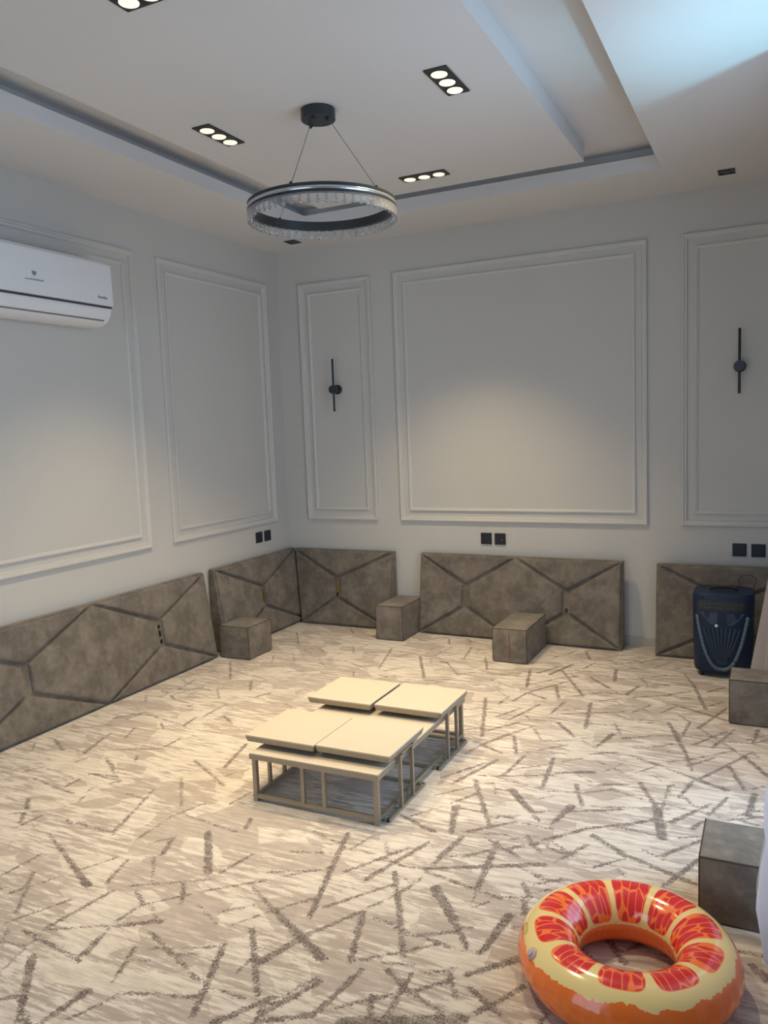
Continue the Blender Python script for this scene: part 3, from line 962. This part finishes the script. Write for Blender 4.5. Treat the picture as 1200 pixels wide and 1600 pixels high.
def side_table(label, cx, cy, side):
    """C-shaped square table whose two legs stand outside the low table; side -1 or 1"""
    t = thing('nesting_table', label, 'table', (cx, cy, 0), 0, 'square nesting tables')
    s = 0.171
    zt = 0.270
    tp = MB()
    k = s - 0.006
    tp.add([(-k, -k, 0.240), (k, -k, 0.240), (k, k, 0.240), (-k, k, 0.240), (-s, -s, 0.262), (s, -s, 0.262), (s, s, 0.262), (-s, s, 0.262)],
           [(0, 3, 2, 1), (4, 5, 6, 7), (0, 1, 5, 4), (1, 2, 6, 5), (2, 3, 7, 6), (3, 0, 4, 7)])
    tp.build('edge_band', 'tableedge', t)
    MB().box(-s, s, -s, s, 0.2622, zt).build('table_top', 'tabletop', t, bevel=0.0015)
    ox = side * (2.300 - 1.98) - (cx - 1.98)
    g = 0.007
    for y in (-0.058, 0.058):
        MB().box(ox - g, ox + g, y - g, y + g, 0.012, 0.242).build('leg', 'tableedge', t)
    MB().box(min(ox, ox - side * 0.10) - g, max(ox, ox - side * 0.10) + g, -0.066, 0.066, 0.2330, 0.2395).build('bracket', 'tableedge', t)
    MB().box(ox - g, ox + g, -0.182, 0.182, 0.001, 0.012).build('floor_rail', 'tableedge', t)
    inn = ox - side * 0.30
    for y in (-0.175, 0.175):
        MB().box(min(ox, inn), max(ox, inn), y - g, y + g, 0.001, 0.012).build('floor_rail', 'tableedge', t)
    return t


side_table('beige square nesting table on the low table, on the side nearest the air conditioner', 1.793, -2.748, -1)
side_table('beige square nesting table on the low table, at the end nearest the swim ring', 2.138, -2.738, 1)
side_table('beige square nesting table on the low table, at the end nearest the room corner', 1.790, -2.225, -1)
side_table('beige square nesting table on the low table, on the side nearest the loudspeaker', 2.148, -2.212, 1)


# ------------------------------------------------------------------ swim ring
def swim_ring(cx, cy, R, r, rz, tilt):
    t = thing('swim_ring', 'inflatable swim ring printed as a red grapefruit slice lying on the carpet', 'swim ring', (cx, cy, 0), 0)
    n, k = 160, 48
    vs, fs, uvs = [], [], []
    for i in range(n):
        a = 2 * math.pi * i / n
        for j in range(k):
            bb = 2 * math.pi * j / k
            pin = 1.0
            # small puckers along the inner and outer welded seams
            pk = 0.0016 * math.sin(a * 46 + 1.3 * math.sin(a * 7)) * (abs(math.cos(bb)) ** 14)
            bs = bb if bb < math.pi else bb - 2 * math.pi
            weld = math.exp(-((bs + 0.42) / 0.085) ** 2) + math.exp(-((abs(bs) - math.pi + 0.30) / 0.10) ** 2 if bs < 0 else -50)
            rr = r + pk - 0.0045 * weld
            rad = R + rr * math.cos(bb)
            # slightly flattened where it rests on the carpet
            z = rr * math.sin(bb) * 0.97
            z = max(z, -0.93 * r)
            vs.append((rad * math.cos(a), rad * math.sin(a), z))
    for i in range(n):
        i2 = (i + 1) % n
        for j in range(k):
            j2 = (j + 1) % k
            fs.append((i * k + j, i2 * k + j, i2 * k + j2, i * k + j2))
            u0, u1 = i / n, (i + 1) / n
            v0, v1 = j / k, (j + 1) / k
            uvs += [(u0, v0), (u1, v0), (u1, v1), (u0, v1)]
    me = bpy.data.meshes.new('tube')
    me.from_pydata(vs, [], fs)
    uvl = me.uv_layers.new(name='ring')
    for li, q in enumerate(uvs):
        uvl.data[li].uv = q
    for p in me.polygons:
        p.use_smooth = True
    me.materials.append(M['ring'])
    me.update()
    o = put('tube', me, t, (0, 0, 0.93 * r + 0.001), (tilt[0], tilt[1], rz))

    def on(a, bb, lift):
        rad = R + (r + lift) * math.cos(bb)
        return Vector((rad * math.cos(a), rad * math.sin(a), (r + lift) * math.sin(bb) * 0.97))

    def frame(a, bb):
        nrm = Vector((math.cos(a) * math.cos(bb), math.sin(a) * math.cos(bb), math.sin(bb))).normalized()
        tan = Vector((-math.sin(a), math.cos(a), 0))
        return tan, nrm.cross(tan), nrm

    # inflation valve
    va, vb = math.radians(218) - rz, math.radians(40)
    e1, e2, e3 = frame(va, vb)
    base = on(va, vb, 0.0)
    mb = MB().lathe([(0.015, -0.002), (0.016, 0.003), (0.013, 0.006), (0.009, 0.0065), (0.0085, 0.011), (0.004, 0.012)], 20)
    mb.map(lambda p: base + e1 * p.x + e2 * p.y + e3 * p.z)
    mb.build('valve', 'valve', o, smooth=True)['label'] = 'clear plastic inflation valve'
    # small printed care symbol block on the pith
    mb = MB()
    q = random.Random(3)
    pa = math.radians(198) - rz
    for row in range(5):
        for kx in range(7):
            if q.random() < 0.25:
                continue
            a0 = pa + (kx - 3) * 0.016
            b0 = math.radians(30 + row * 4.2)
            w_, h_ = 0.0065 * q.uniform(0.4, 1), math.radians(1.0)
            cs = [on(a0 - w_, b0 - h_, 0.0006), on(a0 + w_, b0 - h_, 0.0006), on(a0 + w_, b0 + h_, 0.0006), on(a0 - w_, b0 + h_, 0.0006)]
            mb.add(cs, [(0, 1, 2, 3)])
    ring_pts = [on(pa - 0.10 + 0.030 * math.cos(x), math.radians(38) + 0.16 * math.sin(x), 0.0006) for x in np.linspace(0, 2 * math.pi, 20)]
    mb.tube(ring_pts, 0.0008, 4, False)
    mb.build('printed_symbols', 'print', o)
    return t


swim_ring(3.315, -3.492, 0.214, 0.085, math.radians(6), (0, 0))


# ------------------------------------------------------------------ party loudspeaker
def loudspeaker(cx, cy, rz):
    t = thing('loudspeaker', 'black portable party loudspeaker, blue lens haze in its colour, standing before the back cushion', 'speaker', (cx, cy, 0), rz)
    # body: rounded plan, slightly tapered towards the foot
    W2, D2 = 0.172, 0.150
    plan = []
    N = 40
    for i in range(N):
        a = 2 * math.pi * i / N
        ca, sa = math.cos(a), math.sin(a)
        p_ = 4.2
        rr = (abs(ca) ** p_ + abs(sa) ** p_) ** (-1 / p_)
        plan.append((rr * ca, rr * sa))
    mb = MB()
    vs, fs = [], []
    levels = [(0.030, 0.86), (0.036, 0.92), (0.060, 0.955), (0.20, 0.975), (0.36, 0.99), (0.44, 1.0), (0.490, 1.0), (0.503, 0.985), (0.512, 0.95)]
    for z, s in levels:
        for x, y in plan:
            vs.append((x * W2 * s, y * D2 * s, z))
    for i in range(len(levels) - 1):
        for k in range(N):
            k2 = (k + 1) % N
            fs.append((i * N + k, i * N + k2, (i + 1) * N + k2, (i + 1) * N + k))
    fs.append(tuple(range(N - 1, -1, -1)))
    fs.append(tuple((len(levels) - 1) * N + k for k in range(N)))
    mb.add(vs, fs)
    mb.build('body', 'spkbody', t, smooth=True)
    # carrying handle on the top
    mb = MB().tube([(-0.075, 0.0, 0.508), (-0.070, 0.0, 0.524), (-0.050, 0, 0.531), (0.050, 0, 0.531), (0.070, 0, 0.524), (0.075, 0, 0.508)], 0.011, 10)
    mb.build('handle', 'black', t, smooth=True)
    yf = -D2

    def front(x, z):
        s = 0.955 + (0.045 * min(1, max(0, (z - 0.06) / 0.38)))
        xn = min(0.999, abs(x) / (W2 * s))
        return yf * s * (1 - xn ** 4.2) ** (1 / 4.2)

    # control panel at the head: keys and sockets
    mb = MB()
    q = random.Random(5)
    for row, z in enumerate((0.432, 0.455)):
        for k in range(11):
            x = -0.115 + k * 0.0215
            if q.random() < 0.12:
                continue
            wd = q.uniform(0.003, 0.008)
            y = front(x, z)
            mb.box(x - wd, x + wd, y - 0.003, y + 0.004, z - 0.003, z + 0.003)
    mb.build('control_keys', 'spktrim', t)
    mb = MB()
    xs = np.linspace(-0.135, 0.135, 19)
    for a, b_ in zip(xs, xs[1:]):
        mb.add([(a, front(a, 0.415) - 0.002, 0.415), (b_, front(b_, 0.415) - 0.002, 0.415),
                (b_, front(b_, 0.475) - 0.002, 0.475), (a, front(a, 0.475) - 0.002, 0.475)], [(0, 1, 2, 3)])
    mb.build('control_panel', 'black', t, smooth=True)
    # V shaped grille: fan of ribs running down to the foot
    for k in range(9):
        x1 = -0.100 + k * 0.025
        x0 = x1 * 0.16
        ztop = 0.318 - abs(x1) * 0.10
        pts = []
        for i in range(9):
            f_ = i / 8
            x = x0 + (x1 - x0) * (f_ ** 0.8)
            z = 0.088 + (ztop - 0.088) * f_
            pts.append((x, front(x, z) - 0.001, z))
        MB().tube(pts, [0.003 + 0.0045 * i / 8 for i in range(9)], 6).build('grille_rib', 'spkgrille', t, smooth=True)
    # upper funnel faces
    mb = MB()
    for s in (-1, 1):
        pts = [(s * 0.128, 0.402), (s * 0.022, 0.402), (s * 0.030, 0.330), (s * 0.060, 0.330)]
        vs = [(x, front(x, z) - 0.004, z) for x, z in pts]
        mb.add(vs, [(0, 1, 2, 3)])
    mb.build('funnel_panel', 'spkgrille', t)
    # small badge
    MB().lathe([(0.009, 0), (0.010, 0.003), (0.006, 0.004)], 16, (0.0 - 0.03, front(-0.03, 0.322) + 0.001, 0.322), 'Y').build('badge', 'silver', t, smooth=True)
    # U shaped light strip
    pts = []
    for i in range(161):
        f_ = -1 + 2 * i / 160
        x = 0.140 * math.copysign(abs(f_) ** 0.80, f_)
        z = 0.058 + 0.325 * (abs(f_) ** 2.1)
        pts.append((x, front(x, z) - 0.003, z))
    MB().tube(pts, [0.0118 if (i // 2) % 2 else 0.0096 for i in range(161)], 10).build('light_strip', 'spkstrip', t, smooth=True)
    # feet
    for sx in (-1, 1):
        for sy in (-1, 1):
            MB().lathe([(0.010, 0.001), (0.012, 0.004), (0.012, 0.033)], 12, (sx * 0.115, sy * 0.10, 0)).build('foot', 'black', t, smooth=True)
    # power cord looping up behind it
    pts = []
    for i in range(25):
        a = math.radians(-40 + i * 245 / 24)
        pts.append((0.128 + 0.050 * math.cos(a), 0.158, 0.545 + 0.036 * math.sin(a)))
    pts = pts + [(0.083, 0.156, 0.44), (0.082, 0.152, 0.36)]
    pts = [(0.150, 0.152, 0.40), (0.160, 0.155, 0.48)] + pts
    MB().tube(pts, 0.0022, 6).build('cord', 'black', t, smooth=True)
    return t


loudspeaker(3.394, -0.448, 0.0)


# ------------------------------------------------------------------ curtains on the side window
def curtain(label, ya, yb, edge_fn, nfold):
    n, mz = 140, 46
    vs, fs = [], []
    for j in range(mz + 1):
        z = 0.006 + (2.955 - 0.006) * (j / mz) ** 1.6
        for i in range(n + 1):
            f_ = i / n
            y = ya + (yb - ya) * f_
            amp = 0.030 * (0.6 + 0.4 * min(1, (2.955 - z) / 1.5))
            x = 3.800 + amp * math.sin(f_ * nfold * 2 * math.pi) + 0.008 * math.sin(f_ * 41 + z * 2)
            x += edge_fn(f_, z)
            vs.append((x, y, z))
    for j in range(mz):
        for i in range(n):
            a = j * (n + 1) + i
            fs.append((a, a + 1, a + n + 2, a + n + 1))
    mb = MB().add(vs, fs)
    me = mb.mesh('curtain', 'curtain', smooth=False)
    for p in me.polygons:
        p.use_smooth = True
    t = thing('curtain', label, 'curtain', (0, 0, 0))
    o = put('cloth', me, t)
    sm = o.modifiers.new('thick', 'SOLIDIFY')
    sm.thickness = 0.002
    MB().box(3.765, 3.835, min(ya, yb), max(ya, yb), 2.950, 2.968).build('heading_tape', 'curtain', t)
    return t


def far_edge(f_, z):
    # the leading edge (f=0) sweeps into the room towards its foot
    k = max(0.0, 1 - f_ / 0.17) ** 0.8
    foot = min(0.0, -0.270 + 0.152 * z)
    v = k * foot * 1.0
    # a fold pushed forward over the armrest block
    g = math.exp(-((f_ - 0.50) / 0.035) ** 2) * math.exp(-((z - 0.25) / 0.06) ** 2)
    return v - 0.145 * g


def near_edge(f_, z):
    k = max(0.0, 1 - f_ / 0.35) ** 0.7
    tgt = np.interp(z, [0, .02, .114, .16, .24, .293, .339, .42, .5, .62, 1.0], [3.66, 3.66, 3.641, 3.630, 3.641, 3.644, 3.663, 3.652, 3.655, 3.69, 3.78])
    return k * (float(tgt) - 3.80)


curtain('pale curtain hanging by the loudspeaker, its foot swept into the room', -0.870, -2.060, far_edge, 8)
curtain('pale curtain hanging beside the armrest block next to the swim ring', -3.150, -4.050, near_edge, 6)


# ------------------------------------------------------------------ air conditioner
def air_conditioner():
    y0, y1 = -3.150, -2.055
    L = y1 - y0
    t = thing('air_conditioner', 'white split air conditioner on the wall moulding panel', 'air conditioner', (0.022, (y0 + y1) / 2, 2.21), HP)
    h = L / 2
    # local: x along the wall, -y into the room, z up

    def sweep(prof, x0, x1, name, mat, rounded=0.0, bevel=0.0):
        mb = MB()
        n = len(prof)
        vs = [(x0, -d, z) for d, z in prof] + [(x1, -d, z) for d, z in prof]
        fs = [tuple(range(n)), tuple(range(2 * n - 1, n - 1, -1))]
        fs += [(i, (i + 1) % n, n + (i + 1) % n, n + i) for i in range(n)]
        mb.add(vs, fs)
        return mb.build(name, mat, t, smooth=True, bevel=bevel, segs=3)

    body = [(0.001, 0.365), (0.150, 0.365), (0.176, 0.350), (0.182, 0.110), (0.172, 0.065), (0.148, 0.030), (0.110, 0.010), (0.060, 0.002), (0.001, 0.0)]
    sweep(body, -h + 0.006, h - 0.006, 'body', 'acwhite', bevel=0.006)
    sweep([(0.178, 0.112), (0.190, 0.114), (0.187, 0.345), (0.165, 0.366), (0.150, 0.368), (0.150, 0.360), (0.174, 0.345)], -h, h, 'front_panel', 'acwhite', bevel=0.003)
    sweep([(0.178, 0.100), (0.1845, 0.101), (0.1845, 0.111), (0.178, 0.111)], -h + 0.004, h - 0.010, 'air_slot', 'slit')
    # outlet louvre
    sweep([(0.178, 0.096), (0.184, 0.096), (0.176, 0.062), (0.157, 0.036), (0.151, 0.040), (0.169, 0.066)], -h + 0.02, h - 0.045, 'louvre', 'acwhite', bevel=0.001)
    sweep([(0.150, 0.033), (0.156, 0.036), (0.158, 0.032), (0.152, 0.028)], -h + 0.02, h - 0.050, 'louvre_gap', 'acgrey')
    # emblem with a row of tiny letters, and the small print at the end of the panel
    yp = -0.1893
    mb = MB()
    mb.add([(-0.014, yp - 0.0006, 0.232), (0.014, yp - 0.0006, 0.232), (0.014, yp - 0.0006, 0.218), (0.0, yp - 0.0006, 0.206), (-0.014, yp - 0.0006, 0.218)], [(0, 1, 2, 3, 4)])
    mb.build('emblem', 'acgrey', t)
    q = random.Random(2)
    mb = MB()
    x = -0.058
    for k in range(10):
        mb.box(x, x + 0.0085, yp - 0.0008, yp + 0.004, 0.1845, 0.1845 + q.choice((0.006, 0.008, 0.008)))
        x += 0.0120
    mb.build('brand_lettering', 'acgrey', t)
    mb = MB()
    x = h - 0.115
    for k in range(8):
        mb.box(x, x + 0.0062, yp - 0.0016, yp + 0.004, 0.150, 0.150 + (0.014 if k in (0, 5) else 0.010))
        x += 0.0088
    mb.build('model_lettering', 'acgrey', t)
    return t


air_conditioner()


# ------------------------------------------------------------------ wall sconces
def sconce(label, x, z0, zc, z1):
    t = thing('wall_sconce', label, 'wall lamp', (x, -0.001, zc), 0, 'black bar wall sconces')
    MB().lathe([(0.036, 0), (0.037, 0.004), (0.037, 0.018), (0.034, 0.020)], 28, (0, 0, 0), 'Y').build('wall_plate', 'black', t, smooth=True)
    MB().lathe([(0.026, 0.018), (0.026, 0.058)], 28, (0, 0, 0), 'Y').build('stem', 'hub', t, smooth=True)
    MB().lathe([(0.031, 0.055), (0.033, 0.058), (0.033, 0.096), (0.031, 0.099)], 28, (0, 0, 0), 'Y').build('hub', 'hub', t, smooth=True)
    MB().tube([(0, -0.074, z0 - zc), (0, -0.074, z1 - zc)], 0.0085, 12).build('light_bar', 'blackgloss', t, smooth=True)
    return t


sconce('slim black bar sconce in the narrow panel by the room corner', 0.530, 1.713, 1.885, 2.122)
sconce('slim black bar sconce in the panel above the loudspeaker', 3.457, 1.700, 1.872, 2.105)


# ------------------------------------------------------------------ sockets
def socket(label, wall, a, z, led, rz=None):
    loc = (a, -0.0005, z) if wall == 'back' else (0.0005, a, z)
    t = thing('wall_socket', label, 'socket', loc, 0 if wall == 'back' else HP, 'black wall sockets')
    MB().box(-0.042, 0.042, -0.009, 0, -0.042, 0.042).build('plate', 'socket', t, bevel=0.003)
    MB().box(-0.033, 0.033, -0.0105, -0.008, -0.033, 0.033).build('insert', 'socket', t, bevel=0.001)
    if led:
        MB().box(0.012, 0.018, -0.0112, -0.010, -0.012, -0.006).build('indicator', 'silver', t)
    return t


socket('black socket plate under the large wall panel, nearer the room corner', 'back', 1.738, 0.722, False)
socket('black socket plate with a pale dot under the large wall panel', 'back', 1.845, 0.721, True)
socket('black socket plate above the loudspeaker, nearer the large wall panel', 'back', 3.463, 0.692, False)
socket('black socket plate above the loudspeaker, nearer the curtain', 'back', 3.575, 0.691, False)
socket('black socket plate on the left wall, nearer the air conditioner', 'left', -0.440, 0.746, False)
socket('black socket plate on the left wall, nearer the room corner', 'left', -0.322, 0.745, False)


# ------------------------------------------------------------------ ceiling spotlights
def spot_triple(label, x, y, along):
    t = thing('ceiling_spotlight', label, 'spotlight', (x, y, ZS), 0 if along == 'x' else HP, 'lit triple ceiling spotlights')
    fr = MB()
    fr.box(-0.146, 0.146, -0.052, 0.052, -0.007, -0.0005)
    fr.build('frame', 'black', t, bevel=0.002)
    for k in (-1, 0, 1):
        MB().lathe([(0.037, -0.0095), (0.041, -0.0085), (0.041, -0.006)], 28, (k * 0.093, 0, 0)).build('lamp_ring', 'black', t, smooth=True)
        MB().lathe([(0.0345, -0.0115), (0.0355, -0.0100), (0.0355, -0.008)], 28, (k * 0.093, 0, 0)).build('lamp_lens', 'lens', t)
        l = bpy.data.lights.new('spot_beam', 'SPOT')
        l.energy = SPOT_W
        l.color = (1.0, 0.78, 0.46)
        l.spot_size = math.radians(92)
        l.spot_blend = 0.75
        l.shadow_soft_size = 0.035
        lo = bpy.data.objects.new('spot_beam', l)
        col.objects.link(lo)
        lo.parent = t
        lo.location = (k * 0.093, 0, -0.016)
    return t


SPOT_W = 68.0
spot_triple('lit triple spotlight on the ceiling slab between the chandelier and the side window', 2.373, -2.226, 'y')
spot_triple('lit triple spotlight on the ceiling slab between the chandelier and the left wall', 1.153, -2.230, 'y')
spot_triple('lit triple spotlight on the ceiling slab between the chandelier and the back wall', 1.769, -1.064, 'x')
spot_triple('lit triple spotlight on the ceiling slab between the chandelier and the entrance', 1.760, -3.395, 'x')


def downlight(label, x, y):
    t = thing('downlight', label, 'downlight', (x, y, H), 0, 'small unlit downlights')
    f_ = MB()
    f_.box(-0.047, 0.047, -0.052, -0.042, -0.006, -0.0005)
    f_.box(-0.047, 0.047, 0.042, 0.052, -0.006, -0.0005)
    f_.box(-0.047, -0.038, -0.042, 0.042, -0.006, -0.0005)
    f_.box(0.038, 0.047, -0.042, 0.042, -0.006, -0.0005)
    f_.build('frame', 'black', t)
    MB().box(-0.038, 0.038, -0.042, 0.042, -0.002, -0.0005).build('reflector', 'blackgloss', t)
    MB().lathe([(0.022, -0.005), (0.028, -0.004), (0.030, -0.002)], 20).build('lamp', 'hub', t, smooth=True)
    return t


downlight('small unlit square black downlight in the lowered ceiling over the room corner', 0.352, -0.292)
downlight('small unlit square black downlight in the lowered ceiling over the sconce by the curtain', 3.388, -0.306)


# ------------------------------------------------------------------ ring chandelier
def chandelier(x, y):
    t = thing('chandelier', 'round black ring chandelier with hanging crystals', 'chandelier', (x, y, 0))
    MB().lathe([(0.077, 3.002), (0.080, 3.005), (0.080, ZS - 0.001)], 48).build('ceiling_canopy', 'hub', t, smooth=True)
    R = 0.350
    zt, zb = 2.627, 2.585
    ring = MB().lathe([(R, zb), (R, zb + 0.011), (R - 0.004, zb + 0.012), (R - 0.004, zb + 0.027), (R, zb + 0.028), (R, zt), (R - 0.024, zt), (R - 0.024, zb)], 96, close=True)
    ring.build('ring', 'hub', t, smooth=True)
    MB().lathe([(R + 0.0005, zb + 0.013), (R + 0.0025, zb + 0.016), (R + 0.0025, zb + 0.024), (R + 0.0005, zb + 0.027), (R - 0.003, zb + 0.027), (R - 0.003, zb + 0.013)], 96, close=True).build('light_strip', 'silver', t, smooth=True)
    # suspension wires with their glands
    can = [(math.radians(a), 0.058) for a in (277, 346, 159)]
    for a, rc in can:
        p0 = (rc * math.cos(a), rc * math.sin(a), 3.003)
        p1 = ((R - 0.012) * math.cos(a), (R - 0.012) * math.sin(a), zt)
        MB().tube([p0, p1], 0.0014, 6).build('wire', 'wire', t, smooth=True)
        MB().lathe([(0.006, 2.985), (0.009, 2.989), (0.009, 3.003)], 12, (p0[0], p0[1], 0)).build('gland', 'black', t, smooth=True)
        MB().lathe([(0.007, zt), (0.007, zt + 0.008), (0.004, zt + 0.012)], 12, (p1[0], p1[1], 0)).build('wire_anchor', 'black', t, smooth=True)
    # crystals: eight-sided rod with a faceted drop
    cm = MB().lathe([(0.003, 0.0), (0.0045, -0.003), (0.0050, -0.018), (0.0030, -0.022), (0.0085, -0.030), (0.0090, -0.034), (0.0040, -0.042), (0.001, -0.044)], 8)
    cme = cm.mesh('crystal', 'crystal')
    n = 54
    for k in range(n):
        a = 2 * math.pi * (k + 0.5) / n
        put('crystal', cme, t, ((R - 0.012) * math.cos(a), (R - 0.012) * math.sin(a), zb - 0.0005), (0, 0, a))
    rim = MB().lathe([(R + 0.003, zb - 0.040), (R + 0.003, zb), (R + 0.0005, zb), (R + 0.0005, zb - 0.040)], 96, close=True)
    rim.build('clear_rim', 'crystal', t, smooth=True)
    return t


chandelier(1.735, -2.245)
